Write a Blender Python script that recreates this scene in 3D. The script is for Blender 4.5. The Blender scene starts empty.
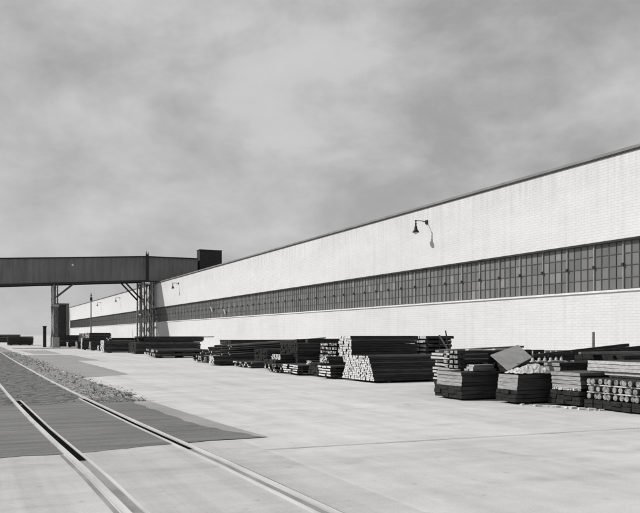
import bpy, bmesh, math, random
from mathutils import Vector, Matrix
random.seed(7)
R = random.Random(11)
S = bpy.context.scene
COL = S.collection

# ------------------------------------------------------------------ materials
def nodes(name):
    m = bpy.data.materials.new(name); m.use_nodes = True
    nt = m.node_tree; b = nt.nodes['Principled BSDF']
    return m, nt, b
def N(nt, t, **k):
    n = nt.nodes.new(t)
    for a, v in k.items():
        if a in n.inputs.keys(): n.inputs[a].default_value = v
        else: setattr(n, a, v)
    return n
def grey(v): return (v, v, v, 1)
def ramp(nt, src, stops):
    r = nt.nodes.new('ShaderNodeValToRGB')
    e = r.color_ramp.elements
    while len(e) < len(stops): e.new(0.5)
    for i, (p, v) in enumerate(stops):
        e[i].position = p; e[i].color = grey(v)
    nt.links.new(src, r.inputs[0]); return r.outputs[0]
def coords(nt, scale=(1, 1, 1), out='Object', loc=(0, 0, 0)):
    tc = N(nt, 'ShaderNodeTexCoord'); mp = N(nt, 'ShaderNodeMapping')
    mp.inputs['Scale'].default_value = scale; mp.inputs['Location'].default_value = loc
    nt.links.new(tc.outputs[out], mp.inputs[0]); return mp.outputs[0]
def noise(nt, vec, scale, detail=5, rough=.55, dist=0):
    n = N(nt, 'ShaderNodeTexNoise'); n.inputs['Scale'].default_value = scale
    n.inputs['Detail'].default_value = detail; n.inputs['Roughness'].default_value = rough
    n.inputs['Distortion'].default_value = dist
    nt.links.new(vec, n.inputs['Vector']); return n.outputs['Fac']
def mixc(nt, fac, a, b, mode='MIX'):
    n = N(nt, 'ShaderNodeMix', data_type='RGBA', blend_type=mode)
    for s, v in ((0, fac), (6, a), (7, b)):
        if isinstance(v, (int, float)):
            n.inputs[s].default_value = v if s == 0 else grey(v)
        else: nt.links.new(v, n.inputs[s])
    return n.outputs[2]
def bump(nt, b, h, strength, dist=.02):
    n = N(nt, 'ShaderNodeBump'); n.inputs['Strength'].default_value = strength
    n.inputs['Distance'].default_value = dist
    nt.links.new(h, n.inputs['Height']); nt.links.new(n.outputs[0], b.inputs['Normal'])
def simple(name, lo, hi, scale=6, stretch=(1, 1, 1), rough=.8, bmp=.3, metal=0, spread=(.3, .7), rnd=0.0, spec=.15):
    m, nt, b = nodes(name)
    v = coords(nt, stretch)
    if rnd:
        oi = N(nt, 'ShaderNodeObjectInfo'); ad = N(nt, 'ShaderNodeVectorMath', operation='SCALE')
        nt.links.new(oi.outputs['Location'], ad.inputs[0]); ad.inputs['Scale'].default_value = 3.7
        a2 = N(nt, 'ShaderNodeVectorMath', operation='ADD'); nt.links.new(v, a2.inputs[0]); nt.links.new(ad.outputs[0], a2.inputs[1])
        v = a2.outputs[0]
    n = noise(nt, v, scale, 6, .6)
    c = ramp(nt, n, [(spread[0], lo), (spread[1], hi)])
    nt.links.new(c, b.inputs['Base Color'])
    b.inputs['Roughness'].default_value = rough; b.inputs['Metallic'].default_value = metal; b.inputs['Specular IOR Level'].default_value = spec
    if bmp: bump(nt, b, n, bmp)
    return m
M = {}
M['timber_dark'] = simple('dark_weathered_timber', .016, .058, 9, (.25, 1, 2.5), .85, .4, rnd=1)
M['timber_mid'] = simple('grey_weathered_timber', .10, .24, 9, (.25, 1, 2.5), .85, .4, rnd=1)
M['timber_pale'] = simple('pale_sawn_timber', .30, .55, 12, (.4, 1, 3), .85, .4, rnd=1)
M['end_pale'] = simple('pale_sawn_ends', .30, .66, 15, (1, 1, 1), .9, .4, spread=(.33, .6), rnd=1)
M['end_flecked'] = simple('flecked_sawn_ends', .03, .62, 6, (1, 1, 1.4), .9, .4, spread=(.46, .60), rnd=1)
M['end_grey'] = simple('grey_plate_ends', .16, .38, 8, (1, .6, 4), .8, .3, rnd=1)
M['end_bar'] = simple('mottled_bar_ends', .07, .36, 14, (1, 1, 1), .7, .3, spread=(.35, .65), rnd=1)  # random dark and pale mottle on the end faces
M['timber_worn'] = simple('worn_timber', .035, .11, 9, (.25, 1, 2.5), .85, .4, rnd=1)
M['end_dark'] = simple('dark_ends', .010, .034, 9, (1, 1, 2), .9, .4, rnd=1)
M['iron_dark'] = simple('dark_iron', .015, .05, 14, (1, 1, 1), .6, .2)
M['steel_grey'] = simple('grey_steel', .10, .2, 10, (1, 1, .3), .55, .2)
M['lattice'] = simple('painted_lattice_steel', .22, .40, 6, (1, 1, 1), .6, .2)
M['column'] = simple('shade_toned_steel', .07, .15, 6, (1, 1, 1), .6, .2)  # dark copy of the tower steel: the shade on its faces is painted in
M['lace'] = simple('sunlit_toned_lacing', .3, .5, 6, (1, 1, 1), .6, .2)  # pale copy of the same steel, sunlight on it painted into the colour
M['galv'] = simple('galvanised_steel', .30, .45, 14, (1, 1, 1), .5, .1)
M['sheet'] = simple('grey_sheet', .17, .25, 4, (1, 1, 1), .6, .1)
M['canvas'] = simple('pale_canvas', .28, .6, 5, (1, 1, 1), .9, .4)
M['scrap'] = simple('pale_scrap', .35, .7, 9, (1, 1, 1), .9, .3)
M['concrete_block'] = simple('cast_concrete', .25, .4, 5, (1, 1, 1), .9, .4)
M['sill'] = simple('stone_sill', .55, .68, 4, (1, 1, 1), .8, .2)
M['coping'] = simple('coping_metal', .16, .24, 3, (1, .3, 1), .6, .1)
M['flash'] = simple('dark_flashing_and_head_shade', .02, .04, 3, (1, .3, 1), .6, .1)  # flashing, and also the strip that paints shade at the window head
M['frame'] = simple('painted_sash_bars', .07, .10, 5, (1, 1, 1), .6, 0)
M['mullion'] = simple('painted_mullion', .20, .27, 5, (1, 1, 1), .6, 0)
M['bulb'] = simple('opal_globe', .6, .7, 5, (1, 1, 1), .25, 0)
M['flange'] = simple('flangeway_shade', .004, .012, 8, (1, 1, 1), 1, .4, spec=0)  # near-black colour paints the shade inside a groove that is not cut
M['flange_dusty'] = simple('dusty_flangeway', .14, .3, 3, (1, .3, 1), .95, .4)
M['rail'] = simple('polished_rail_steel', .45, .68, 8, (1, .1, 1), .4, .05, metal=.25, spec=.5)

ZR_ = 7.96
def brick_mat():
    m, nt, b = nodes('white_painted_brick')
    tc = N(nt, 'ShaderNodeTexCoord'); sp = N(nt, 'ShaderNodeSeparateXYZ'); cb = N(nt, 'ShaderNodeCombineXYZ')
    nt.links.new(tc.outputs['Object'], sp.inputs[0])
    nt.links.new(sp.outputs[1], cb.inputs[0]); nt.links.new(sp.outputs[2], cb.inputs[1])
    br = N(nt, 'ShaderNodeTexBrick')
    br.inputs['Scale'].default_value = 1; br.inputs['Brick Width'].default_value = .33
    br.inputs['Row Height'].default_value = .107; br.inputs['Mortar Size'].default_value = .010
    br.inputs['Mortar Smooth'].default_value = .2; br.inputs['Bias'].default_value = 0
    br.inputs['Color1'].default_value = grey(.575); br.inputs['Color2'].default_value = grey(.60)
    br.inputs['Mortar'].default_value = grey(.505)
    nt.links.new(cb.outputs[0], br.inputs['Vector'])
    n1 = noise(nt, coords(nt, (1, .25, 1.0)), .5, 6, .6)
    c = mixc(nt, 1, br.outputs['Color'], ramp(nt, n1, [(.3, .93), (.7, 1.03)]), 'MULTIPLY')
    n2 = noise(nt, coords(nt, (1, 3, .12)), 1.2, 5, .65)
    c = mixc(nt, 1, c, ramp(nt, n2, [(.28, .90), (.5, 1.0)]), 'MULTIPLY')
    n3 = noise(nt, coords(nt, (1, 1.6, .10)), 2.6, 6, .7)
    gr = N(nt, 'ShaderNodeMapRange'); gr.inputs['From Min'].default_value = ZR_ - 1.6; gr.inputs['From Max'].default_value = ZR_; gr.inputs['To Min'].default_value = 0; gr.inputs['To Max'].default_value = .75
    nt.links.new(sp.outputs[2], gr.inputs['Value'])
    c = mixc(nt, gr.outputs[0], c, mixc(nt, 1, c, ramp(nt, n3, [(.40, .80), (.58, 1.0)]), 'MULTIPLY'))
    n4 = noise(nt, coords(nt, (1, .5, 1)), 1.3, 7, .7)
    c = mixc(nt, 1, c, ramp(nt, n4, [(.3, .955), (.6, 1.01)]), 'MULTIPLY')
    nt.links.new(c, b.inputs['Base Color']); b.inputs['Roughness'].default_value = .75
    inv = N(nt, 'ShaderNodeMath', operation='SUBTRACT'); inv.inputs[0].default_value = 1
    nt.links.new(br.outputs['Fac'], inv.inputs[1])
    bump(nt, b, inv.outputs[0], .35, .012)
    return m
M['brick'] = brick_mat()

def glass_mat():
    m, nt, b = nodes('obscured_factory_glass')
    tc = N(nt, 'ShaderNodeTexCoord'); dv = N(nt, 'ShaderNodeVectorMath', operation='DIVIDE')
    dv.inputs[1].default_value = (1, 1.404 / 4, 1.81 / 4)
    su = N(nt, 'ShaderNodeVectorMath', operation='ADD'); su.inputs[1].default_value = (.5, -21.57 / (1.404 / 4) + 400 + .001, -3.09 / (1.81 / 4) + 40)
    fl = N(nt, 'ShaderNodeVectorMath', operation='FLOOR'); wn = N(nt, 'ShaderNodeTexWhiteNoise')
    nt.links.new(tc.outputs['Object'], dv.inputs[0]); nt.links.new(dv.outputs[0], su.inputs[0])
    nt.links.new(su.outputs[0], fl.inputs[0]); nt.links.new(fl.outputs[0], wn.inputs['Vector'])
    c = ramp(nt, wn.outputs['Value'], [(0, .115), (.5, .145), (.93, .165), (1.0, .23)])
    n1 = noise(nt, coords(nt, (1, 1, 1)), .35, 4)
    c = mixc(nt, 1, c, ramp(nt, n1, [(.3, .88), (.7, 1.12)]), 'MULTIPLY')
    nt.links.new(c, b.inputs['Base Color']); b.inputs['Roughness'].default_value = .35
    n2 = noise(nt, coords(nt, (1, 1, 1)), 9, 3); bump(nt, b, n2, .15, .01)
    return m
M['glass'] = glass_mat()

def cladding_mat():
    m, nt, b = nodes('dark_corrugated_cladding')
    n1 = noise(nt, coords(nt, (1, 1, .15)), 1.8, 5, .6); n2 = noise(nt, coords(nt, (1, 1, 1)), .25, 4)
    c = mixc(nt, 1, ramp(nt, n1, [(.3, .11), (.7, .18)]), ramp(nt, n2, [(.3, .8), (.7, 1.1)]), 'MULTIPLY')
    nt.links.new(c, b.inputs['Base Color']); b.inputs['Roughness'].default_value = .6
    return m
M['clad'] = cladding_mat()

def concrete_mat(name, base, streak=.12):
    m, nt, b = nodes(name)
    v1 = coords(nt)
    n1 = noise(nt, v1, .22, 7, .6); n2 = noise(nt, v1, 2.3, 8, .65)
    n3 = noise(nt, coords(nt, (1.6, .05, 1)), 1.0, 5, .6)           # tyre streaks along the yard
    n4 = noise(nt, coords(nt, (.07, 1.4, 1)), 1.0, 5, .6)           # broom and drag marks across it
    n5 = noise(nt, v1, 38, 4, .6)
    c = ramp(nt, n1, [(.3, base * .86), (.7, base * 1.1)])
    c = mixc(nt, 1, c, ramp(nt, n2, [(.3, .90), (.7, 1.07)]), 'MULTIPLY')
    c = mixc(nt, 1, c, ramp(nt, n3, [(.32, 1 - streak), (.55, 1.03)]), 'MULTIPLY')
    c = mixc(nt, 1, c, ramp(nt, n4, [(.32, 1 - streak * .9), (.55, 1.02)]), 'MULTIPLY')
    c = mixc(nt, 1, c, ramp(nt, n5, [(.3, .93), (.7, 1.05)]), 'MULTIPLY')
    n6 = noise(nt, v1, .9, 4, .5, .8); n7 = noise(nt, coords(nt, (1, 1, 1), loc=(7, 3, 0)), 5.5, 3, .5)
    c = mixc(nt, 1, c, ramp(nt, n6, [(.60, 1.0), (.74, .80)]), 'MULTIPLY')
    c = mixc(nt, 1, c, ramp(nt, n7, [(.66, 1.0), (.74, .78)]), 'MULTIPLY')
    nt.links.new(c, b.inputs['Base Color']); b.inputs['Roughness'].default_value = .9
    bump(nt, b, n5, .25, .01)
    return m
M['concrete'] = concrete_mat('yard_concrete', .465)
M['apron'] = concrete_mat('track_apron_concrete', .405, .2)
def asphalt_mat(name, lo, hi, cross=True):
    m, nt, b = nodes(name)
    n1 = noise(nt, coords(nt, (.12, 3.5, 1)), 2.2, 8, .7, .3); n2 = noise(nt, coords(nt), 30, 4, .6)
    n3 = noise(nt, coords(nt), .5, 5, .6)
    c = ramp(nt, n1, [(.3, lo), (.7, hi)])
    c = mixc(nt, 1, c, ramp(nt, n2, [(.3, .8), (.7, 1.2)]), 'MULTIPLY')
    c = mixc(nt, 1, c, ramp(nt, n3, [(.3, .85), (.7, 1.15)]), 'MULTIPLY')
    nt.links.new(c, b.inputs['Base Color']); b.inputs['Roughness'].default_value = .9
    bump(nt, b, n2, .4, .01)
    return m
M['crossing'] = asphalt_mat('crossing_asphalt', .06, .17)
M['patch'] = asphalt_mat('yard_asphalt', .19, .26)
M['fringe'] = asphalt_mat('worn_asphalt_edge', .21, .28)
M['cinder'] = simple('track_cinders', .03, .20, 3.5, (1, 1, 1), .95, .8)
M['verge'] = simple('dusty_gravel_verge', .08, .36, 9, (1, 1, 1), .95, .8, spread=(.36, .62))
M['stone'] = simple('ballast_stone', .10, .5, 3, (1, 1, 1), .9, .3, spread=(.35, .75))

# ------------------------------------------------------------------ mesh helpers
def box(bm, x0, x1, y0, y1, z0, z1, mats=None, jit=0.0, rot=None):
    """mats: material index per face order (-x,+x,-y,+y,-z,+z)"""
    vs = [bm.verts.new((x + R.uniform(-jit, jit), y + R.uniform(-jit, jit), z + R.uniform(-jit, jit)))
          for x in (x0, x1) for y in (y0, y1) for z in (z0, z1)]
    if rot: bmesh.ops.transform(bm, matrix=rot, verts=vs)
    fs = [(0, 1, 3, 2), (4, 6, 7, 5), (0, 4, 5, 1), (2, 3, 7, 6), (0, 2, 6, 4), (1, 5, 7, 3)]
    for i, f in enumerate(fs):
        fa = bm.faces.new([vs[j] for j in f])
        if mats: fa.material_index = mats[i]
    return vs
def rod(bm, p0, p1, r0, r1=None, seg=10, mats=(0, 0)):
    r1 = r0 if r1 is None else r1
    p0, p1 = Vector(p0), Vector(p1); d = p1 - p0
    q = d.to_track_quat('Z', 'Y'); ring = []
    for p, r in ((p0, r0), (p1, r1)):
        ring.append([bm.verts.new(p + q @ Vector((math.cos(a) * r, math.sin(a) * r, 0)))
                     for a in [2 * math.pi * k / seg for k in range(seg)]])
    for k in range(seg):
        f = bm.faces.new((ring[0][k], ring[0][(k + 1) % seg], ring[1][(k + 1) % seg], ring[1][k])); f.smooth = True
        f.material_index = mats[0]
    a = bm.faces.new(ring[0][::-1]); b = bm.faces.new(ring[1]); a.material_index = b.material_index = mats[1]
def bar(bm, p0, p1, w, h):
    """rectangular bar between two points"""
    p0, p1 = Vector(p0), Vector(p1); d = p1 - p0; L = d.length
    q = d.to_track_quat('X', 'Z').to_matrix().to_4x4()
    box(bm, 0, L, -w / 2, w / 2, -h / 2, h / 2, rot=Matrix.Translation(p0) @ q)
def lathe(bm, prof, cx, cy, seg=16):
    rings = [[bm.verts.new((cx + math.cos(2 * math.pi * k / seg) * r, cy + math.sin(2 * math.pi * k / seg) * r, z)) for k in range(seg)] for r, z in prof]
    for a, b in zip(rings, rings[1:]):
        for k in range(seg):
            f = bm.faces.new((a[k], a[(k + 1) % seg], b[(k + 1) % seg], b[k])); f.smooth = True
def obj(name, bm, mats, parent=None, loc=None, rz=0):
    bmesh.ops.recalc_face_normals(bm, faces=bm.faces[:])
    me = bpy.data.meshes.new(name); bm.to_mesh(me); bm.free()
    for m in (mats if isinstance(mats, (list, tuple)) else [mats]): me.materials.append(m)
    o = bpy.data.objects.new(name, me); COL.objects.link(o)
    if parent: o.parent = parent
    if loc: o.location = loc
    o.rotation_euler.z = rz
    return o
def tag(o, label, cat, group=None):
    o['label'] = label; o['category'] = cat
    if group: o['group'] = group
    return o
def thing(name, label, cat, loc=(0, 0, 0), rz=0, group=None):
    o = bpy.data.objects.new(name, None); COL.objects.link(o)
    o.location = loc; o.rotation_euler.z = rz; o.empty_display_size = .2
    return tag(o, label, cat, group)
def struct(o, kind='structure'):
    o['kind'] = kind; return o
def nb(): return bmesh.new()
def sheet(name, pts, z, mat, jit=0.0, step=.5):
    """flat sheet with slightly irregular edges"""
    bm = nb(); out = []
    for a, b in zip(pts, pts[1:] + pts[:1]):
        L = math.dist(a, b); n = max(1, int(L / step)) if jit else 1
        for k in range(n):
            t = k / n; j = jit if k else 0
            out.append(bm.verts.new((a[0] + (b[0] - a[0]) * t + R.uniform(-j, j), a[1] + (b[1] - a[1]) * t + R.uniform(-j, j), z)))
    f = bm.faces.new(out)
    bm.normal_update(); bmesh.ops.triangulate(bm, faces=[f]); bm.normal_update()
    for f in bm.faces:
        if f.normal.z < 0: f.normal_flip()
    me = bpy.data.meshes.new(name); bm.to_mesh(me); bm.free(); me.materials.append(mat)
    o = bpy.data.objects.new(name, me); COL.objects.link(o)
    return struct(o)

# ------------------------------------------------------------------ ground
sheet('ground', [(-1200, -200), (1200, -200), (1200, 2500), (-1200, 2500)], 0, M['concrete'])
def rx(y):                      # the lateral position of the right-hand rail: the track bends gently
    pts = [(-5, 2.95), (8.3, 2.70), (12.8, 2.53), (19, 2.38), (26.4, 2.27), (45, 2.15), (400, 2.15)]
    for (a, xa), (b, xb) in zip(pts, pts[1:]):
        if a <= y <= b: return xa + (xb - xa) * (y - a) / (b - a)
    return pts[-1][1]
G = 1.57
def strip(x0f, x1f, ys): return [(x0f(y), y) for y in ys] + [(x1f(y), y) for y in ys[::-1]]
ys_near = [-4, 0, 3, 6, 8, 9.3, 10.3]
sheet('apron', strip(lambda y: -3.2, lambda y: 3.47, ys_near), .004, M['apron'], .004, .8)
ys_c = [10.05, 10.4, 11, 12, 13, 14, 15, 16, 17, 18, 19, 20]
cross = [(-3, 10.0), (1.2, 10.02), (2.05, 10.25), (2.8, 10.36), (3.9, 10.42), (3.62, 11.3), (3.42, 12.2), (3.36, 13.2), (3.32, 14.5), (3.24, 17), (3.3, 19.4), (2.9, 20.4),
         (2.4, 19.2), (1.9, 17.6), (1.3, 17.0), (.6, 17.5), (-.4, 17.1), (-3, 17.3)]
sheet('crossing', cross, .008, M['crossing'], .05, .22)
sheet('asphalt_edge', [(3.3, 10.45), (3.95, 10.46), (3.86, 11.6), (3.78, 13.2), (3.67, 16.5), (3.52, 20.1), (3.36, 20.3), (3.2, 17), (3.26, 14)], .004, M['fringe'], .012, .5)
sheet('asphalt_patch', [(3.45, 27.6), (5.42, 29.4), (5.5, 45.9), (6.78, 46.2), (6.72, 59.5), (5.3, 60.8), (3.3, 60.5), (3.35, 40)], .004, M['patch'], .035, .8)
sheet('asphalt_strip', [(4.4, 64.5), (6.4, 63.0), (6.5, 78), (4.0, 79)], .004, M['fringe'], .05, 1)
ys_t = [19.2, 22, 27, 33, 40, 50, 62, 90, 150, 420]
sheet('cinder_bed', [(-4, 16), (.6, 16), (1.9, 16), (2.55, 17), (2.5, 20), (2.5, 420), (-4, 420)], .006, M['cinder'], .06, .3)
sheet('gravel_verge', [(2.35, 18.7), (2.9, 18.6), (3.3, 19.0), (3.75, 19.3), (3.62, 20.8), (3.4, 27), (3.25, 40), (3.2, 62), (3.2, 420), (2.2, 420), (2.2, 30)], .0095, M['verge'], .09, .25)
# expansion joints
bm = nb()
def joint(bm, a, b, w):
    a, b = Vector(a), Vector(b); d = (b - a); n = max(2, int(d.length / .5)); pr = Vector((-d.y, d.x)).normalized()
    prev = None
    for k in range(n + 1):
        p = a + d * k / n + pr * R.uniform(-.006, .006); ww = w * R.uniform(.5, 1.2) / 2
        cur = (bm.verts.new((*(p + pr * ww), .0085)), bm.verts.new((*(p - pr * ww), .0085)))
        if prev: bm.faces.new((prev[0], prev[1], cur[1], cur[0]))
        prev = cur
joint(bm, (3.45, 9.32), (14, 8.75), .026)
joint(bm, (4.0, 26.5), (16, 26.0), .016)
struct(obj('expansion_joint', bm, M['flange_dusty']))

# rails
def rail_strip(name, f, w, z0, z1, y0, y1, mat, n=60):
    bm = nb(); prev = None
    for k in range(n + 1):
        y = y0 + (y1 - y0) * (k / n) ** 2
        x = f(y); cur = [bm.verts.new((x + dx, y, z)) for dx, z in ((-w / 2, z0), (-w / 2, z1), (w / 2, z1), (w / 2, z0))]
        if prev:
            for a in range(3): bm.faces.new((prev[a], prev[a + 1], cur[a + 1], cur[a]))
        else: bm.faces.new(cur)
        prev = cur
    bm.faces.new(prev[::-1])
    return obj(name, bm, mat)
tag(rail_strip('rail', rx, .062, -.12, .03, -5, 400, M['rail']), 'polished steel rail of the siding on the side of the white factory', 'rail', 'rails of the siding')
tag(rail_strip('rail', lambda y: rx(y) - G, .066, -.12, .03, -5, 400, M['rail']), 'polished steel rail at the bottom corner, farther from the white factory', 'rail', 'rails of the siding')
tag(rail_strip('guard_rail', lambda y: rx(y) - .135, .026, -.1, .024, -5, 18.5, M['rail']), 'thin guard rail beside the siding rail nearer the factory', 'rail', 'guard rails in the crossing')
tag(rail_strip('guard_rail', lambda y: rx(y) - G + .155, .032, -.1, .024, -5, 18.5, M['rail']), 'thin guard rail inside the bottom corner rail', 'rail', 'guard rails in the crossing')
struct(rail_strip('flangeway', lambda y: rx(y) - .077, .084, -.05, .0125, 9.7, 18.4, M['flange']))  # solid strip; its colour carries the groove's shade
struct(rail_strip('flangeway', lambda y: rx(y) - G + .086, .10, -.05, .0125, 9.35, 18.4, M['flange']))
struct(rail_strip('flangeway', lambda y: rx(y) - .077, .084, -.05, .0115, -5, 9.7, M['flange_dusty']))
struct(rail_strip('flangeway', lambda y: rx(y) - G + .086, .10, -.05, .0115, -5, 9.35, M['flange_dusty']))
struct(rail_strip('flangeway', lambda y: rx(y) + .065, .03, -.05, .0115, -5, 9.9, M['flange_dusty']))
struct(rail_strip('flangeway', lambda y: rx(y) - G - .07, .04, -.05, .0115, -5, 9.9, M['flange_dusty']))
# loose ballast and weeds
bm = nb()
for _ in range(7000):
    y = 17.3 + 55 * R.random() ** 2.2
    e = 3.55 - .006 * (y - 19)
    x = R.uniform(-2.0, e) if R.random() < .35 else R.uniform(rx(y), e + .5 * R.random() ** 4)
    if y < 19.6 and R.random() < .6: continue
    if abs(x - rx(y)) < .06 or abs(x - rx(y) + G) < .06: continue
    s = (.006 + .018 * R.random() ** 2.5) * (1 if y < 40 else 1.6)
    m = Matrix.Translation((x, y, .010 + s * .15)) @ Matrix.Rotation(R.uniform(0, 6), 4, 'Z') @ Matrix.Rotation(R.uniform(-.5, .5), 4, 'X')
    box(bm, -s, s, -s * .8, s * .8, -s * .3, s * .35, jit=s * .35, rot=m)
struct(obj('gravel', bm, M['stone']), 'stuff')
bm = nb()
for _ in range(50):
    y = 18.5 + 30 * R.random() ** 1.6; x = R.uniform(2.55, 3.5 - .006 * (y - 19))
    for k in range(7):
        a = R.uniform(0, 6.28); l = R.uniform(.04, .13); dx, dy = math.cos(a) * l * .6, math.sin(a) * l * .6
        w = .008
        f = [bm.verts.new((x - w, y, .006)), bm.verts.new((x + w, y, .006)), bm.verts.new((x + dx, y + dy, l))]
        bm.faces.new(f)
struct(obj('weeds', bm, M['timber_mid']), 'stuff')

# ------------------------------------------------------------------ factory
W = 21.0; Y0, Y1 = -14.0, 190.0; ZS, ZH, ZR = 3.09, 4.90, 7.96
fac = thing('factory_building', 'long low factory with white painted brick walls and a continuous window band', 'building', (0, 0, 0))
bm = nb(); box(bm, W, W + .35, Y0, Y1, 0, ZS); obj('wall', bm, M['brick'], fac)
bm = nb(); box(bm, W, W + .35, Y0, Y1, ZH, ZR); obj('wall', bm, M['brick'], fac)
bm = nb(); box(bm, W + .35, W + 45, Y0, Y0 + .35, 0, ZR); obj('wall', bm, M['brick'], fac)
bm = nb(); box(bm, W + .35, W + 45, Y1 - .35, Y1, 0, ZR); obj('wall', bm, M['brick'], fac)
bm = nb(); box(bm, W + .352, W + 45, Y0 + .352, Y1 - .352, ZR - .5, ZR - .2); obj('roof', bm, M['coping'], fac)
bm = nb(); box(bm, W - .05, W + .40, Y0 - .05, Y1 + .05, ZR, ZR + .06); obj('drip_edge', bm, M['flash'], fac)
bm = nb(); box(bm, W - .02, W + .38, Y0 - .03, Y1 + .03, ZR + .06, ZR + .17); obj('coping', bm, M['coping'], fac)
bm = nb(); box(bm, W - .055, W + .16, Y0, Y1, ZS - .035, ZS + .035); obj('sill', bm, M['sill'], fac)
bm = nb(); box(bm, W - .02, W + .16, Y0, Y1, ZH - .05, ZH + .03); obj('head_shade_strip', bm, M['flash'], fac)  # dark strip painting the shade line under the window head
B = 1.404; YM = 21.57; GX = W + .12
z0, z1 = ZS + .035, ZH - .05
def glass_bm(bm, ya):
    for i in range(4):
        for j in range(4):
            a, b = ya + B * i / 4, ya + B * (i + 1) / 4; c, d = z0 + (z1 - z0) * j / 4, z0 + (z1 - z0) * (j + 1) / 4
            t = [R.uniform(-.003, .003) for _ in range(4)]
            box(bm, GX + .012, GX + .022, a, b, c, d)
def frame_bm(bm, ya):
    for i in range(1, 4):
        y = ya + B * i / 4; box(bm, GX - .012, GX + .0115, y - .013, y + .013, z0, z1)
    for j in range(1, 4):
        z = z0 + (z1 - z0) * j / 4; box(bm, GX - .010, GX + .0112, ya + .05, ya + B - .05, z - .013, z + .013)
    box(bm, GX - .014, GX + .0118, ya + .04, ya + B - .04, z0, z0 + .035)
def mull_bm(bm, ya): box(bm, GX - .04, GX + .0119, ya - .026, ya + .026, z0, z1)
def latch_bm(bm, ya):
    z = z0 + (z1 - z0) * .52; box(bm, GX - .08, GX - .038, ya - .045, ya + .045, z - .05, z + .05)
K0, K1 = -8, 119
bmg, bmf = nb(), nb()
for k in range(K0, K1 + 1):
    ya = YM + B * k
    if -3 <= k <= 96:
        bm = nb(); glass_bm(bm, ya); w = obj('window', bm, M['glass'], fac)
        bm = nb(); frame_bm(bm, ya); obj('frame', bm, M['frame'], w)
        bm = nb(); mull_bm(bm, ya); obj('mullion', bm, M['mullion'], w)
        if k in (32, 35):
            bm = nb(); zc = z0 + (z1 - z0) * (.3 if k == 32 else .5)
            bar(bm, (GX - .06, ya + .55, zc - .22), (GX - .22, ya + .55, zc + .24), .33, .02); obj('open_vent', bm, M['canvas'], w)
        bm = nb(); latch_bm(bm, ya); obj('latch', bm, M['iron_dark'], w)
    else:
        glass_bm(bmg, ya); frame_bm(bmf, ya); mull_bm(bmf, ya)
wr = obj('window', bmg, M['glass'], fac); wr['kind'] = 'stuff'
obj('frame', bmf, M['frame'], wr)['kind'] = 'stuff'

# far projecting stair house
st = thing('stair_house', 'dark windowless stair house projecting at the far end of the white factory', 'building', (18.1, 191, 0))
bm = nb(); box(bm, 0, 2.88, 0, 7, 0, 8.8); obj('wall', bm, M['timber_dark'], st)
bm = nb(); box(bm, -.1, 2.89, -.1, 7.1, 8.8, 9.1); obj('roof', bm, M['coping'], st)
bm = nb(); box(bm, 2.2, 2.87, -.25, -.003, 0, 8.7); obj('pilaster', bm, M['steel_grey'], st)

# wall lamps
def wall_lamp(y, z, label, L=.66):
    t = thing('wall_lamp', label, 'lamp', (W, y, z), 0, 'gooseneck lamps on the factory wall')
    bm = nb(); box(bm, -.06, -.001, -.09, .09, -.1, .1); obj('wall_plate', bm, M['iron_dark'], t)
    bm = nb(); rod(bm, (-.05, 0, 0), (-L * .5, 0, .045), .024, .022); rod(bm, (-L * .5, 0, .045), (-L, 0, .03), .022); rod(bm, (-L - .04, 0, .03), (-L + .04, 0, .03), .04)
    obj('arm', bm, M['iron_dark'], t)
    bm = nb(); rod(bm, (-L, 0, .03), (-L, 0, -.24), .03, .042); rod(bm, (-L, 0, -.10), (-L, 0, -.15), .052); obj('stem', bm, M['iron_dark'], t)
    bm = nb(); lathe(bm, [(.03, -.22), (.062, -.25), (.075, -.34), (.10, -.42), (.165, -.52), (.172, -.56), (.155, -.555), (.09, -.42), (.04, -.3)], -L, 0)
    obj('shade', bm, M['iron_dark'], t)
    bm = nb(); lathe(bm, [(.01, -.42), (.07, -.47), (.10, -.55), (.085, -.62), (.03, -.66), (.002, -.662)], -L, 0); obj('bulb', bm, M['bulb'], t)
wall_lamp(32.9, 7.24, 'nearest gooseneck wall lamp, high above the window band with its shadow beside it')
wall_lamp(84.2, 7.28, 'gooseneck wall lamp just in front of the steel bridge tower')
wall_lamp(121.5, 7.3, 'small far gooseneck wall lamp first past the steel bridge tower')
wall_lamp(141, 7.3, 'farthest gooseneck wall lamp, near the thin pole')

# ------------------------------------------------------------------ bridge
BY0, BY1 = 95.5, 98.7; XK = 19.7
br = thing('overhead_bridge', 'dark corrugated enclosed bridge sloping overhead to the factory roof', 'bridge', (XK, BY0, 0))
def cladding(bm, xa, xb, za0, za1, zb0, zb1, y, d):
    n = int((xb - xa) / .14); prev = None
    for k in range(n + 1):
        t = k / n; x = xa + (xb - xa) * t; yy = y + (d * .05 if k % 4 in (0, 1) else 0)
        cur = (bm.verts.new((x - XK, yy - BY0, za0 + (zb0 - za0) * t)), bm.verts.new((x - XK, yy - BY0, za1 + (zb1 - za1) * t)))
        if prev: bm.faces.new((prev[0], cur[0], cur[1], prev[1]))
        prev = cur
def hull(bm, xa, xb, za0, za1, zb0, zb1, ya, yb):
    vs = [bm.verts.new((x - XK, y - BY0, z)) for x, lo, hi in ((xa, za0, za1), (xb, zb0, zb1)) for y in (ya, yb) for z in (lo, hi)]
    for f in [(0, 1, 3, 2), (4, 6, 7, 5), (0, 4, 5, 1), (2, 3, 7, 6), (0, 2, 6, 4), (1, 5, 7, 3)]: bm.faces.new([vs[j] for j in f])
XL = -3.0; XR = 26.3
def zl(x): return 8.38 + (x - XK) * .058, 11.25 + (x - XK) * .056
(a0, a1) = zl(XL)
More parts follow.
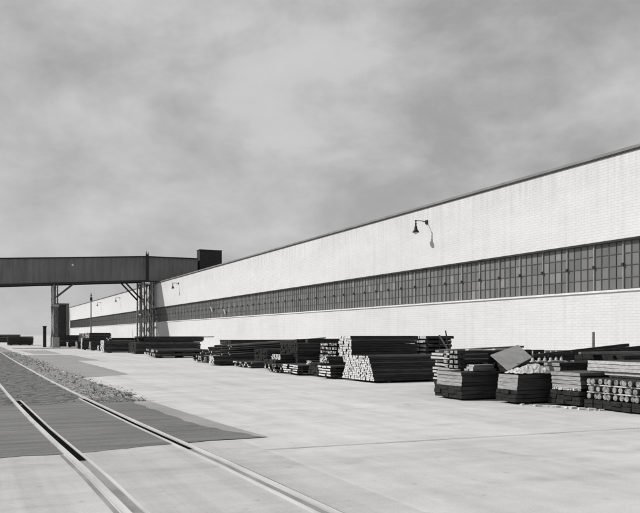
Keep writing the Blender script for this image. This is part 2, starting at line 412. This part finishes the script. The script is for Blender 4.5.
bm = nb(); hull(bm, XL, XK, a0, a1, 8.38, 11.25, BY0 + .06, BY1 - .06); cladding(bm, XL, XK, a0, a1, 8.38, 11.25, BY0, 1); cladding(bm, XL, XK, a0, a1, 8.38, 11.25, BY1, -1)
obj('cladding', bm, M['clad'], br)
bm = nb(); hull(bm, XK, XR, 8.3, 11.25, 8.3, 11.25, BY0 + .06, BY1 - .06); cladding(bm, XK, XR, 8.3, 11.25, 8.3, 11.25, BY0, 1)
obj('cladding', bm, M['clad'], br)
bm = nb(); hull(bm, XL - .1, XK, a1, a1 + .13, 11.25, 11.38, BY0 - .12, BY1 + .12); hull(bm, XK, XR, 11.25, 11.38, 11.25, 11.38, BY0 - .12, BY1 + .12); obj('roof', bm, M['flash'], br)
bm = nb(); hull(bm, XL, XK, a0 - .2, a0, 8.18, 8.38, BY0 - .06, BY0 + .2); hull(bm, XL, XK, a0 - .2, a0, 8.18, 8.38, BY1 - .2, BY1 + .06); hull(bm, XK, W + .5, 8.16, 8.3, 8.16, 8.3, BY0 - .06, BY0 + .2)
obj('girder', bm, M['iron_dark'], br)
bm = nb()
box(bm, -.05, .3, -.14, -.003 + .05, 8.2, 11.6); rod(bm, (.02, -.05, 11.6), (.02, -.05, 11.95), .05); rod(bm, (.24, -.05, 11.6), (.24, -.05, 11.85), .05)
obj('post', bm, M['iron_dark'], br)
bm = nb(); box(bm, XR + .25 - XK, 29.5 - XK, -.1, 1.3, ZR - .15, 12.45); o = obj('end_house', bm, M['timber_dark'], br)
bm = nb(); box(bm, XR + .2 - XK, 29.55 - XK, -.15, 1.35, 12.45, 12.53); obj('roof', bm, M['flash'], o)
bm = nb(); rod(bm, (10.9 - XK, -.08, 9.92), (10.9 - XK, .02, 9.92), .13); obj('lamp', bm, M['bulb'], br)

def laced_column(bm_c, bm_l, x, y, z0, z1, w=.42, d=.42):
    for dx in (-w / 2, w / 2):
        for dy in (-d / 2, d / 2): box(bm_c, x + dx - .055, x + dx + .055, y + dy - .055, y + dy + .055, z0, z1)
    z = z0; s = 1
    while z + .55 < z1:
        bar(bm_l, (x - s * w / 2, y - d / 2 - .06, z), (x + s * w / 2, y - d / 2 - .06, z + .55), .05, .03)
        bar(bm_l, (x - w / 2 - .06, y - s * d / 2, z), (x - w / 2 - .06, y + s * d / 2, z + .55), .03, .05)
        bar(bm_l, (x + w / 2 + .06, y - s * d / 2, z), (x + w / 2 + .06, y + s * d / 2, z + .55), .03, .05)
        s = -s; z += .55
tw = thing('steel_tower', 'riveted lattice steel tower carrying the bridge beside the factory wall', 'tower', (19.9, 97, 0))
for cx, cy in ((-.55, -1.25), (.62, -1.25), (-.55, 1.35), (.62, 1.35)):
    bc, bl = nb(), nb(); laced_column(bc, bl, cx, cy, 0, 8.16, .36, .40)
    c = obj('column', bc, M['column'], tw); obj('lacing', bl, M['lace'], c)
bm = nb()
for z in (.4, 4.0, 7.9):
    for cy in (-1.25, 1.35): bar(bm, (-.75, cy, z), (.85, cy, z), .12, .16)
    for cx in (-.55, .62): bar(bm, (cx, -1.25, z + .1), (cx, 1.35, z + .1), .12, .16)
obj('strut', bm, M['galv'], tw)
bm = nb()
for za, zb in ((.4, 4.0), (4.0, 7.9)):
    for cy in (-1.47, 1.57): bar(bm, (-.6, cy, za), (.66, cy, zb), .05, .09); bar(bm, (.6, cy - .04, za), (-.6, cy - .04, zb), .05, .09)
    for cx in (-.55, .62): bar(bm, (cx + .26, -1.25, za), (cx + .26, 1.35, zb), .05, .09)
obj('cross_brace', bm, M['lattice'], tw)
for cy in (-1.25, 1.35):
    bm = nb(); bar(bm, (-.7, cy, 5.9), (-2.75, cy, 8.05), .16, .18); obj('knee_brace', bm, M['iron_dark'], tw)
tr = thing('steel_trestle', 'slender steel trestle leg on a concrete footing under the left part of the bridge', 'trestle', (9.0, 97, 0))
for cy in (-1.25, 1.35):
    bc, bl = nb(), nb(); laced_column(bc, bl, 0, cy, .9, 7.55, .40, .42); c = obj('column', bc, M['column'], tr); obj('lacing', bl, M['lattice'], c)
    bm = nb(); box(bm, -.48, .48, cy - .5, cy + .5, 0, .12); box(bm, -.38, .38, cy - .4, cy + .4, .12, 1.25); obj('pedestal', bm, M['concrete_block'], tr)
    bm = nb(); bar(bm, (.2, cy, 6.1), (2.1, cy, 7.7), .15, .17); obj('knee_brace', bm, M['column'], tr)
bm = nb(); bar(bm, (0, -1.3, 5.0), (0, 1.4, 5.0), .3, .22); box(bm, -.34, .34, -1.56, -1.0, 4.9, 5.12); obj('strut', bm, M['galv'], tr)
bm = nb(); bar(bm, (-.3, -1.25, 1.2), (-.3, 1.35, 5), .06, .1); bar(bm, (-.3, 1.35, 1.2), (-.3, -1.25, 5), .06, .1); obj('cross_brace', bm, M['lattice'], tr)
# gate post behind trestle, utility pole
t = thing('sentry_hut', 'narrow dark upright hut beside the trestle footing', 'hut', (8.05, 99.5, 0))
bm = nb(); box(bm, -.18, .18, -.3, .3, 0, 2.5); obj('wall', bm, M['timber_dark'], t)
bm = nb(); box(bm, -.22, .22, -.35, .35, 2.5, 2.6); obj('roof', bm, M['iron_dark'], t)
t = thing('utility_pole', 'thin wooden pole with dark fittings at its top beyond the bridge', 'pole', (15.7, 115, 0))
bm = nb(); rod(bm, (0, 0, 0), (0, 0, 7.65), .11, .075); obj('shaft', bm, M['timber_mid'], t)
bm = nb(); box(bm, -.16, .16, -.22, -.07, 6.5, 7.0); box(bm, -.1, .1, -.2, -.07, 7.15, 7.35); obj('junction_box', bm, M['iron_dark'], t)
t = thing('marker_stake', 'thin upright stake standing by the wall behind the round bar pile', 'stake', (14.65, 15, 0))
bm = nb(); box(bm, -.025, .025, -.025, .025, 0, 1.58, jit=.003); obj('shaft', bm, M['timber_mid'], t)

# ------------------------------------------------------------------ stacks in the yard
GRP = 'stacks of material along the factory wall'
def stack(label, x, y, w, L, H, rows, cols, z=0, side='timber_dark', end='end_pale', taper=0.0, gap=.12, rz=0.0, jx=.03, skids=True, spaced=False, name='timber_stack', cat='stack', topjit=.0, tilt=0):
    t = thing(name, label, cat, (x, y, z), rz, GRP)
    if tilt: t.rotation_euler.y = -tilt
    zz = 0.0
    if skids:
        sk = min(.07, H * .14)
        for px in (.12, .5, .86):
            bm = nb(); box(bm, px * L, px * L + .1, .03, w - .03, 0, sk - .002, jit=.004); obj('skid', bm, M['timber_dark'], t)
        zz = sk
    lh = (H - zz) / rows
    for r in range(rows):
        ins = taper * w * (r / max(1, rows - 1)) / 2
        bm = nb(); cw = (w - 2 * ins) / cols
        sh = R.uniform(-jx, jx) * .6
        bh = lh * (.62 if spaced else .93)
        for c in range(cols):
            if r == rows - 1 and R.random() < topjit: continue
            xa = sh + R.uniform(-jx, jx); g = cw * gap * R.uniform(.3, 1.0)
            zo = zz + r * lh + (lh - bh if spaced else 0)
            box(bm, xa, L + sh + R.uniform(-jx, jx) * 2, ins + c * cw + g / 2, ins + (c + 1) * cw - g / 2, zo, zo + bh * R.uniform(.93, 1.0), [1, 1] + [2 if R.random() < .24 else 0] * 4, jit=min(.006, lh * .07))
        obj('board_layer', bm, [M[side], M[end], M['timber_worn'] if side == 'timber_dark' else M[side]], t)
        if spaced:
            for px in (.06, .5, .9):
                bm = nb(); box(bm, px * L, px * L + .05, ins + .02, w - ins - .02, zz + r * lh + .001, zz + r * lh + lh - bh - .001)
                obj('spacer', bm, M['timber_dark'], t)
    return t

# --- the pair of tall stacks in the middle
stack('largest dark stack in front, its pale end tapering upward in many thin rows', 11.3, 20.7, 2.2, 4.2, .84, 13, 15, taper=.34, jx=.02, gap=.22, rz=.015)
stack('tall square stack directly behind the tapered pale-ended one', 12.2, 24.05, .98, 2.75, 1.47, 15, 5, gap=.2, jx=.03, topjit=.0)
stack('tall stack with gaps between its boards at the right end of the tall square one', 15.2, 23.9, .9, 1.2, 1.46, 9, 2, spaced=True, end='timber_pale', jx=.04)
stack('low stack of boards separated by laths against the pale tapered end', 10.98, 23.2, 1.0, 2.4, .44, 4, 3, spaced=True, jx=.05)
stack('dark plank base under a pale wedge-shaped bundle', 11.2, 24.5, 1.0, 2.6, .50, 5, 5, end='end_dark')
stack('small pale wedge-ended bundle set on a dark plank base', 11.57, 24.62, .76, 1.6, .22, 5, 7, z=.503, taper=.4, skids=False)
stack('low dark stack with three pale gapped boards showing at its end', 10.88, 25.75, 1.45, 2.3, .38, 4, 3, spaced=True, jx=.06)
stack('little pale-ended bundle on the low stack with gapped boards', 11.6, 26.1, .55, 1.2, .15, 3, 5, z=.383, taper=.2, skids=False)
stack('ragged low pile with uneven flecked pale ends', 10.98, 27.4, 1.95, 2.2, .34, 3, 12, gap=.5, jx=.16, end='end_flecked')
stack('dark base stack carrying a pale square-ended bundle', 11.4, 29.45, 1.3, 2.6, .46, 4, 6, end='end_dark')
stack('pale square-ended bundle riding on a dark base beyond the ragged pile', 11.7, 29.55, 1.1, 1.9, .22, 5, 8, z=.463, taper=.1, skids=False)
stack('shoulder-high black stack with white flecks, next to the tall square stack', 13.0, 25.5, 1.25, 2.9, 1.13, 10, 6, end='end_flecked', gap=.3)
stack('shoulder-high black stack with a few white boards, second from the tall square stack', 13.1, 27.1, 1.6, 3.0, 1.17, 7, 4, end='end_flecked', spaced=True)
stack('long black stack under the loose dark beams', 12.3, 29.2, 2.0, 4.6, 1.16, 13, 9, end='end_dark', gap=.1)
stack('knee-low pile with flecked pale ends before the long slanting poles', 11.3, 32.3, 2.4, 2.9, .27, 3, 10, gap=.4, jx=.12, end='end_flecked')
stack('dark middle stack wedged between low flecked pile and slanting poles', 12.4, 33.1, 1.7, 3.6, .85, 11, 9, end='end_dark')
stack('dark base stack with one narrow pale end below the slanting poles', 10.62, 35.7, .75, 4.3, .46, 5, 3, jx=.03)
stack('dark-ended base stack beside the narrow pale end under the poles', 11.0, 36.6, 1.7, 4.1, .44, 4, 6, end='end_dark', gap=.25)
stack('ragged grey-ended base stack at the far side under the slanting poles', 11.3, 38.6, 3.0, 3.6, .36, 3, 9, end='end_flecked', gap=.4, jx=.15)
stack('long black stack lying beyond the slanting poles', 13.6, 42.2, 2.2, 5.2, 1.22, 8, 6, end='end_dark')
stack('long low stack of beams in front of the tower, nearer half', 10.75, 49.0, 2.3, 3.5, .52, 2, 5, spaced=True, jx=.14, end='end_grey', gap=.3)
stack('long low stack of beams in front of the tower, farther half', 11.2, 52.2, 2.6, 3.5, .52, 2, 5, spaced=True, jx=.14, end='end_flecked', gap=.3)
stack('chest-high black stack at the foot of the steel tower', 11.7, 60.6, 3.2, 5.2, .94, 6, 6, end='end_dark')
stack('black bundle of long planks laid on the chest-high stack by the tower', 12.3, 60.8, 2.6, 5.0, .45, 4, 6, z=.943, end='end_dark', jx=.25, skids=False)
stack('square black stack with a narrow pale end between trestle and tower', 9.95, 65.2, 1.9, 4.6, 1.06, 7, 5, gap=.15)
stack('thin bundle of planks on top of the pale-ended square stack', 10.4, 65.4, 1.5, 4.4, .2, 2, 4, z=1.063, end='timber_pale', skids=False, jx=.15)
stack('small low stack with a white end, left of the square pale-ended one', 10.65, 73.0, .9, 2.3, .52, 4, 3)
stack('mid-height stack with a grey end behind the small white-ended one', 10.3, 75.6, 1.3, 2.2, .86, 6, 4, end='end_grey')
stack('narrow upright-ended white stack, the brightest of the far group', 9.92, 79.0, .95, 2.6, 1.22, 8, 3)
stack('grey-ended stack just left of the brightest far stack', 10.2, 85.2, 1.5, 2.4, .8, 5, 4, end='end_grey')
stack('tall black stack behind the brightest far stack', 10.9, 81.0, 3.6, 2.1, 1.74, 9, 5, end='end_flecked', topjit=.3)
stack('second tall black stack farther along from the brightest far stack', 11.2, 88.0, 4.2, 3.0, 1.70, 9, 5, end='end_flecked', topjit=.3)
stack('small low far stack with a pale end near the trestle footing', 10.6, 97.5, 1.6, 2.2, .62, 4, 4)
stack('long black stack right behind the trestle footing', 9.9, 103.0, 6.0, 6.0, 1.5, 7, 6, end='end_dark')
stack('farthest low black stack before the stair house', 12.0, 122.0, 7.0, 5.0, 1.4, 7, 6, end='end_dark')

# --- right-hand cluster
stack('dark low bottom bundle under grey plates at the back of the front cluster', 10.98, 15.65, 1.2, 2.4, .33, 3, 4, end='end_dark')
stack('grey plates in thin layers on the rear bottom bundle of the front cluster', 11.02, 15.72, 1.05, 2.3, .33, 5, 1, z=.333, side='timber_dark', end='end_grey', skids=False, name='plate_stack', gap=.02)
stack('dark low bottom bundle under bright grey plates, second in the front cluster', 10.12, 14.4, 1.15, 2.0, .32, 3, 4, end='end_dark')
stack('bright grey plates in four layers below the grid of square beam ends', 10.16, 14.46, 1.02, 1.95, .33, 4, 1, z=.323, end='end_grey', skids=False, name='plate_stack', gap=.02)
stack('beams with square pale ends in a grid of three columns', 10.45, 15.0, .64, 2.6, .46, 4, 3, z=.668, gap=.55, spaced=True, skids=False, jx=.015, end='end_bar')
stack('dark low bottom bundle below the leaning grey sheet', 10.66, 13.12, .74, 2.6, .30, 3, 3, end='end_dark')
stack('four grey plates under the tip of the leaning grey sheet', 10.70, 13.16, .68, 2.5, .34, 4, 1, z=.303, end='end_grey', skids=False, name='plate_stack', gap=.02)
stack('tiny pale bundle of short boards lying in front of the grey sheet', 10.62, 14.62, .34, .62, .15, 3, 2, z=.658, end='timber_pale', side='timber_mid', skids=False)
stack('dark low bottom bundle between canvas heap and round bars', 11.33, 11.98, .92, 2.4, .34, 3, 4, end='end_dark')
stack('grey plates in four layers standing between canvas heap and round bars', 11.36, 12.0, .87, 1.5, .34, 4, 1, z=.385, end='end_grey', skids=False, name='plate_stack', gap=.02)
stack('small bundle of three grey boards behind the canvas heap', 11.93, 13.24, .52, 1.0, .23, 3, 1, z=.648, end='end_grey', skids=False, gap=.02)
stack('four pale planks in a neat pile on top of the round bars', 12.0, 10.9, 1.55, 2.0, .30, 4, 1, z=.665, end='timber_pale', skids=False, gap=.02)
stack('dark timber base below the round bars', 11.38, 10.2, 1.72, 3.0, .2, 2, 7, end='end_dark')
stack('black stack the iron fittings stand on', 11.35, 13.95, 1.0, 2.3, .86, 7, 5, end='end_dark')
stack('broad black stack at the back, under the loose long poles', 12.95, 12.35, 1.55, 2.6, 1.06, 8, 6, end='end_dark')
stack('black stack close behind the beam-end grid', 12.6, 15.3, 1.6, 2.6, 1.08, 8, 5, end='end_dark')
stack('striped low stack of pale spaced boards between the two front groups', 12.3, 17.6, 1.3, 2.6, .98, 9, 2, spaced=True, end='timber_pale', side='timber_mid', jx=.1)

# sticks of scrap under the plates
for i in range(14):
    bm = nb(); s = R.uniform(.02, .045)
    box(bm, -s * 1.3, s * 1.3, -s, s, 0, s * 1.1, jit=.006)
    tag(obj('wood_scrap', bm, M['scrap'], None, (11.36 + R.uniform(0, .1), 12.06 + .06 * i, .3405), R.uniform(0, 3)), 'pale offcut on the ledge below the grey plates beside the round bars', 'offcut', 'pale offcuts on the ledge')
for i in range(16):
    bm = nb(); s = R.uniform(.02, .05)
    box(bm, -s * 1.6, s * 1.6, -s, s, 0, s * .9, jit=.008)
    yy = 13.0 - i * .11 + R.uniform(-.04, .04)
    tag(obj('wood_scrap', bm, M['scrap'], None, (10.75 + (13.0 - yy) * .32 + R.uniform(-.08, .05), yy, .001), R.uniform(0, 3)), 'pale scrap of wood on the concrete at the foot of the front cluster', 'offcut', 'pale scraps on the concrete')

# pipes
def round_bar(L, r):
    bm = nb(); seg = 14
    prof = [(r * .86, 0), (r * .93, .001), (r, .008), (r, L - .008), (r * .93, L)]
    rings = [[bm.verts.new((px, math.cos(a) * rr, math.sin(a) * rr)) for a in [2 * math.pi * k / seg for k in range(seg)]] for rr, px in prof]
    for i, (a, b) in enumerate(zip(rings, rings[1:])):
        for k in range(seg):
            f = bm.faces.new((a[k], a[(k + 1) % seg], b[(k + 1) % seg], b[k])); f.smooth = i == 2; f.material_index = 0 if i == 2 else 1
    for rg in (rings[0], rings[-1]): bm.faces.new(rg).material_index = 1
    return bm
pp = obj('round_bar', round_bar(2.8, .056), [M['iron_dark'], M['end_bar']], None, (0, 0, 0))
tag(pp, 'dark round bar with a pale end in the three-tier pile at the right edge', 'bar', 'round bars in the tiered pile')
first = True
for row, z in enumerate((.265, .415, .565)):
    for i in range(12):
        o = pp if first else pp.copy()
        if not first: COL.objects.link(o)
        first = False
        o.location = (11.4 + R.uniform(-.05, .05), 10.3 + .134 * i + (.02 if row % 2 else 0), z)
for z, nm in ((.3275, 'lower'), (.4775, 'upper')):
    for x in (11.43, 12.6, 13.8):
        bm = nb(); box(bm, x, x + .09, 10.22, 11.88, z, z + .0245, jit=.001)
        tag(obj('separator_board', bm, M['canvas']), 'pale flat board laid between tiers of the round bars', 'board', 'boards between the round bars')
bm = nb(); box(bm, 12.0, 12.1, 10.25, 11.85, .628, .664); tag(obj('separator_board', bm, M['timber_dark']), 'dark bearer board under the front of the neat pale planks', 'board')
bm = nb(); box(bm, 13.7, 13.8, 10.25, 11.85, .628, .664); tag(obj('separator_board', bm, M['timber_dark']), 'dark bearer board under the back of the neat pale planks', 'board')

# long slanting poles in the middle distance
po = None
for row in range(5):
    for i in range(11 - row):
        L = 5.0 + R.uniform(-.5, .4)
        bm = nb(); rod(bm, (0, 0, 0), (L, 0, L * .055), R.uniform(.038, .055), R.uniform(.03, .045), 9, (0, 1))
        o = obj('long_pole', bm, [M['timber_dark'], M['end_dark'] if R.random() < .5 else M['end_pale']], None, (11.15 + R.uniform(-.3, .35) + .1 * row, 35.8 + .14 * row + .36 * i + R.uniform(-.06, .06), .53 + .098 * row), R.uniform(-.02, .02))
        tag(o, 'long dark pole slanting up toward the wall in the ragged heap', 'pole', 'long poles in the slanting heap')
bm = nb(); bar(bm, (11.35, 35.65, .98), (16.6, 35.75, 1.35), .22, .06)
tag(obj('plank', bm, M['timber_mid']), 'long grey plank catching light along the top of the slanting poles', 'plank')
# dark beams lying on the black stack
for i, (x, y, L, lab) in enumerate(((12.9, 29.5, 3.9, 'square black beam lying nearest along the long black stack'), (12.6, 30.0, 3.2, 'square black beam in the middle on the long black stack'), (13.0, 30.5, 3.0, 'square black beam farthest back on the long black stack'))):
    bm = nb(); box(bm, 0, L, 0, .26, 0, .17 - .02 * i, jit=.01)
    tag(obj('loose_beam', bm, M['timber_dark'], None, (x, y, 1.165), .02 * i), lab, 'beam', 'black beams on the long black stack')
bm = nb(); rod(bm, (0, 0, 0), (1.5, 0, .02), .035); tag(obj('rod', bm, M['iron_dark'], None, (16.9, 61.6, 1.33), .05), 'thin rod poking out of the planks by the tower', 'rod')
bm = nb(); bar(bm, (15.6, 23.62, 1.50), (16.55, 23.5, .05), .10, .03); tag(obj('leaning_board', bm, M['timber_mid']), 'grey board leaning on the end of the tall gapped stack', 'board', 'boards leaning on the tall stack')
bm = nb(); bar(bm, (15.95, 23.72, 1.66), (16.25, 23.66, .03), .06, .03); tag(obj('leaning_board', bm, M['timber_dark']), 'steep dark lath standing against the tall gapped stack', 'board', 'boards leaning on the tall stack')
# loose long poles over the right-hand cluster
for p0, p1, w, h, lab, mt in (((11.05, 16.83, 1.08), (13.27, 16.15, 1.19), .3, .05, 'long grey plank lying behind the leaning grey sheet', 'timber_mid'),
                          ((11.6, 13.75, 1.02), (13.75, 13.0, 1.27), .12, .07, 'topmost dark pole with its tip raised over the round bar pile', 'timber_dark'),
                          ((11.9, 13.6, 1.03), (14.1, 12.75, 1.23), .14, .07, 'dark pole second from the top over the round bar pile', 'timber_dark'),
                          ((12.4, 13.4, 1.10), (14.6, 12.5, 1.17), .16, .07, 'dark pole lying lowest over the back black stack', 'timber_dark'),
                          ((12.2, 12.9, 1.10), (14.9, 12.1, 1.12), .10, .05, 'grey lath crossing in front of the raised dark poles', 'timber_mid')):
    bm = nb(); bar(bm, p0, p1, w, h); tag(obj('loose_pole', bm, M[mt]), lab, 'pole', 'loose poles over the front cluster')
for x, y, L, lab in ((10.75, 15.1, .42, 'short white board on top of the beam-end grid, toward the track'), (11.55, 15.12, .62, 'longer white board on top of the beam-end grid, toward the sheet')):
    bm = nb(); box(bm, 0, L, 0, .12, 0, .035, jit=.004); tag(obj('top_board', bm, M['canvas'], None, (x, y - .08, 1.13), .03), lab, 'board', 'white boards on the beam grid')
# leaning grey sheet: laid out from its lowest corner with its own thickness
A, Bq, C, D = [Vector(p) for p in ((10.89, 13.72, 0.69), (11.98, 14.21, 0.96), (12.33, 15.15, 1.24), (11.15, 14.7, 1.01))]
bm = nb(); n = (Bq - A).cross(D - A).normalized() * .02
vs = [bm.verts.new(p) for p in (A, Bq, C, D)] + [bm.verts.new(p + n) for p in (A, Bq, C, D)]
for f in [(0, 1, 2, 3), (7, 6, 5, 4), (0, 4, 5, 1), (1, 5, 6, 2), (2, 6, 7, 3), (3, 7, 4, 0)]: bm.faces.new([vs[i] for i in f])
tag(obj('leaning_sheet', bm, M['sheet']), 'large flat grey sheet leaning cornerwise over the front cluster', 'sheet')
# canvas heap
bm = nb(); nx, ny = 22, 12; grid = []
for i in range(nx + 1):
    row = []
    for j in range(ny + 1):
        u, v = i / nx, j / ny
        z = .02 + .20 * math.sin(math.pi * u) ** .6 * math.sin(math.pi * min(1, v * 1.0)) ** .6 * (.65 + .5 * math.sin(7 * u + 3 * v) * math.cos(5 * v + 2)) + R.uniform(-.012, .018)
        row.append(bm.verts.new((1.0 * u + R.uniform(-.02, .02), .55 * v + .08 * math.sin(6 * u) + R.uniform(-.02, .02), max(.004, z))))
    grid.append(row)
for i in range(nx):
    for j in range(ny): bm.faces.new((grid[i][j], grid[i + 1][j], grid[i + 1][j + 1], grid[i][j + 1]))
tag(obj('canvas_heap', bm, M['canvas'], None, (10.74, 13.12, .645)), 'crumpled pale canvas heaped on the stack beside the leaning sheet', 'canvas')
# iron fittings: flange, body, stem
for i in range(6):
    lab = 'pale iron fitting with an upright stem in the row between sheet and poles'
    t = thing('iron_fitting', lab, 'fitting', (11.86 + .17 * i, 14.0 + R.uniform(-.03, .06), .862), R.uniform(0, 1), 'iron fittings standing in a row')
    bm = nb(); lathe(bm, [(.001, 0), (.07, 0), (.07, .025), (.036, .04), (.036, .08), (.022, .10), (.001, .10)], 0, 0, 12); obj('base', bm, M['canvas'], t)
    bm = nb(); rod(bm, (0, 0, .1), (R.uniform(-.03, .03), 0, .25 + R.uniform(-.05, .04)), .016); obj('stem', bm, M['canvas'], t)
for i in range(34):
    bm = nb(); s = R.uniform(.012, .038); box(bm, -s, s, -s, s, 0, s, jit=.01)
    tag(obj('wood_scrap', bm, M['scrap'], None, (11.9 + R.uniform(0, 1.3), 13.96 + R.uniform(0, .12), .863), R.uniform(0, 3)), 'pale rubbish scrap strewn among the iron fittings', 'offcut', 'pale scraps among the fittings')

stack('lone black stack on the open ground past the narrow hut', 4.6, 118.0, 4.0, 3.4, 1.3, 7, 6, end='end_dark')
stack('faint low black stack farthest out on the open ground', 4.2, 165.0, 7.0, 4.5, 1.6, 6, 5, end='end_dark')

# ------------------------------------------------------------------ light and sky
sun_dir = Vector((-1, .72, 1.0)).normalized()
sl = bpy.data.lights.new('sun', 'SUN'); sl.energy = 4.6; sl.angle = math.radians(.5); sl.color = (1, .985, .965)
so = bpy.data.objects.new('sun', sl); COL.objects.link(so)
so.rotation_euler = sun_dir.to_track_quat('Z', 'Y').to_euler(); so.location = (-20, 10, 30)
w = bpy.data.worlds.new('World'); S.world = w; w.use_nodes = True
nt = w.node_tree; bg = nt.nodes['Background']; bg.inputs['Strength'].default_value = .1
sky = N(nt, 'ShaderNodeTexSky', sky_type='NISHITA'); sky.sun_disc = False
sky.sun_elevation = math.asin(sun_dir.z); sky.sun_rotation = math.atan2(sun_dir.x, sun_dir.y)
bw = N(nt, 'ShaderNodeRGBToBW'); nt.links.new(sky.outputs[0], bw.inputs[0])
tc = N(nt, 'ShaderNodeTexCoord'); sp = N(nt, 'ShaderNodeSeparateXYZ'); nt.links.new(tc.outputs['Generated'], sp.inputs[0])
def mth(op, a, b=None, clamp=False):
    n = N(nt, 'ShaderNodeMath', operation=op); n.use_clamp = clamp
    for i, v in enumerate((a, b)):
        if v is None: continue
        if isinstance(v, (int, float)): n.inputs[i].default_value = v
        else: nt.links.new(v, n.inputs[i])
    return n.outputs[0]
mp = N(nt, 'ShaderNodeMapping'); mp.inputs['Location'].default_value = (3.1, 1.7, 5.2); mp.inputs['Rotation'].default_value = (.25, .2, .5); mp.inputs['Scale'].default_value = (1, 1, 1.7)
nt.links.new(tc.outputs['Generated'], mp.inputs[0])
c1 = noise(nt, mp.outputs[0], 5.5, 12, .58, .15); c2 = noise(nt, mp.outputs[0], 2.4, 4, .5)
dens = mth('ADD', mth('MULTIPLY', c1, .66), mth('MULTIPLY', c2, .34))
def mass(d, width, amount):       # a bank of cloud standing in one compass direction
    global dens
    v = N(nt, 'ShaderNodeVectorMath', operation='DISTANCE'); v.inputs[1].default_value = Vector(d).normalized()
    nt.links.new(tc.outputs['Generated'], v.inputs[0])
    g = mth('POWER', 2.718, mth('MULTIPLY', mth('POWER', mth('DIVIDE', v.outputs['Value'], width), 2), -1))
    dens = mth('ADD', dens, mth('MULTIPLY', g, amount))

mass((0.332, 0.948, 0.342), 0.13, 0.075)
mass((0.439, 0.899, 0.243), 0.12, 0.05)
mass((0.212, 1.003, 0.362), 0.16, 0.03)
mass((0.140, 1.035, 0.191), 0.14, 0.02)
mass((0.481, 0.880, 0.355), 0.07, 0.05)
mass((0.427, 0.904, 0.145), 0.13, -0.08)
mass((0.248, 0.986, 0.132), 0.12, -0.06)
mass((0.607, 0.822, 0.257), 0.2, -0.05)
mass((0.427, 0.904, 0.303), 0.05, -0.06)
mass((0.715, 0.773, 0.362), 0.15, -0.01)
mass((0.140, 1.035, 0.125), 0.1, -0.02)
cloud = ramp(nt, dens, [(.30, 0), (.42, .16), (.52, .52), (.60, .82), (.74, 1.0)])
skyv = mth('ADD', mth('MULTIPLY', bw.outputs[0], .28), 2.5)
skyv = mth('MINIMUM', skyv, 4.4)
cloudv = mth('ADD', mth('MULTIPLY', mth('SUBTRACT', 1.0, sp.outputs[2]), .5), 5.9)
mx = mixc(nt, cloud, skyv, cloudv)
nt.links.new(mx, bg.inputs['Color'])

# ------------------------------------------------------------------ camera
cd = bpy.data.cameras.new('camera'); cam = bpy.data.objects.new('camera', cd); COL.objects.link(cam)
cam.location = (0, 0, 1.5); cam.rotation_euler = (math.pi / 2, 0, -math.atan(347 / 760))
cd.sensor_width = 36; cd.lens = 760 / 640 * 36; cd.shift_y = 78.5 / 640
cd.clip_start = .1; cd.clip_end = 6000
S.camera = cam
S.view_settings.view_transform = 'Standard'; S.view_settings.look = 'None'; S.view_settings.gamma = 1; S.view_settings.exposure = 0
S.view_settings.use_curve_mapping = False
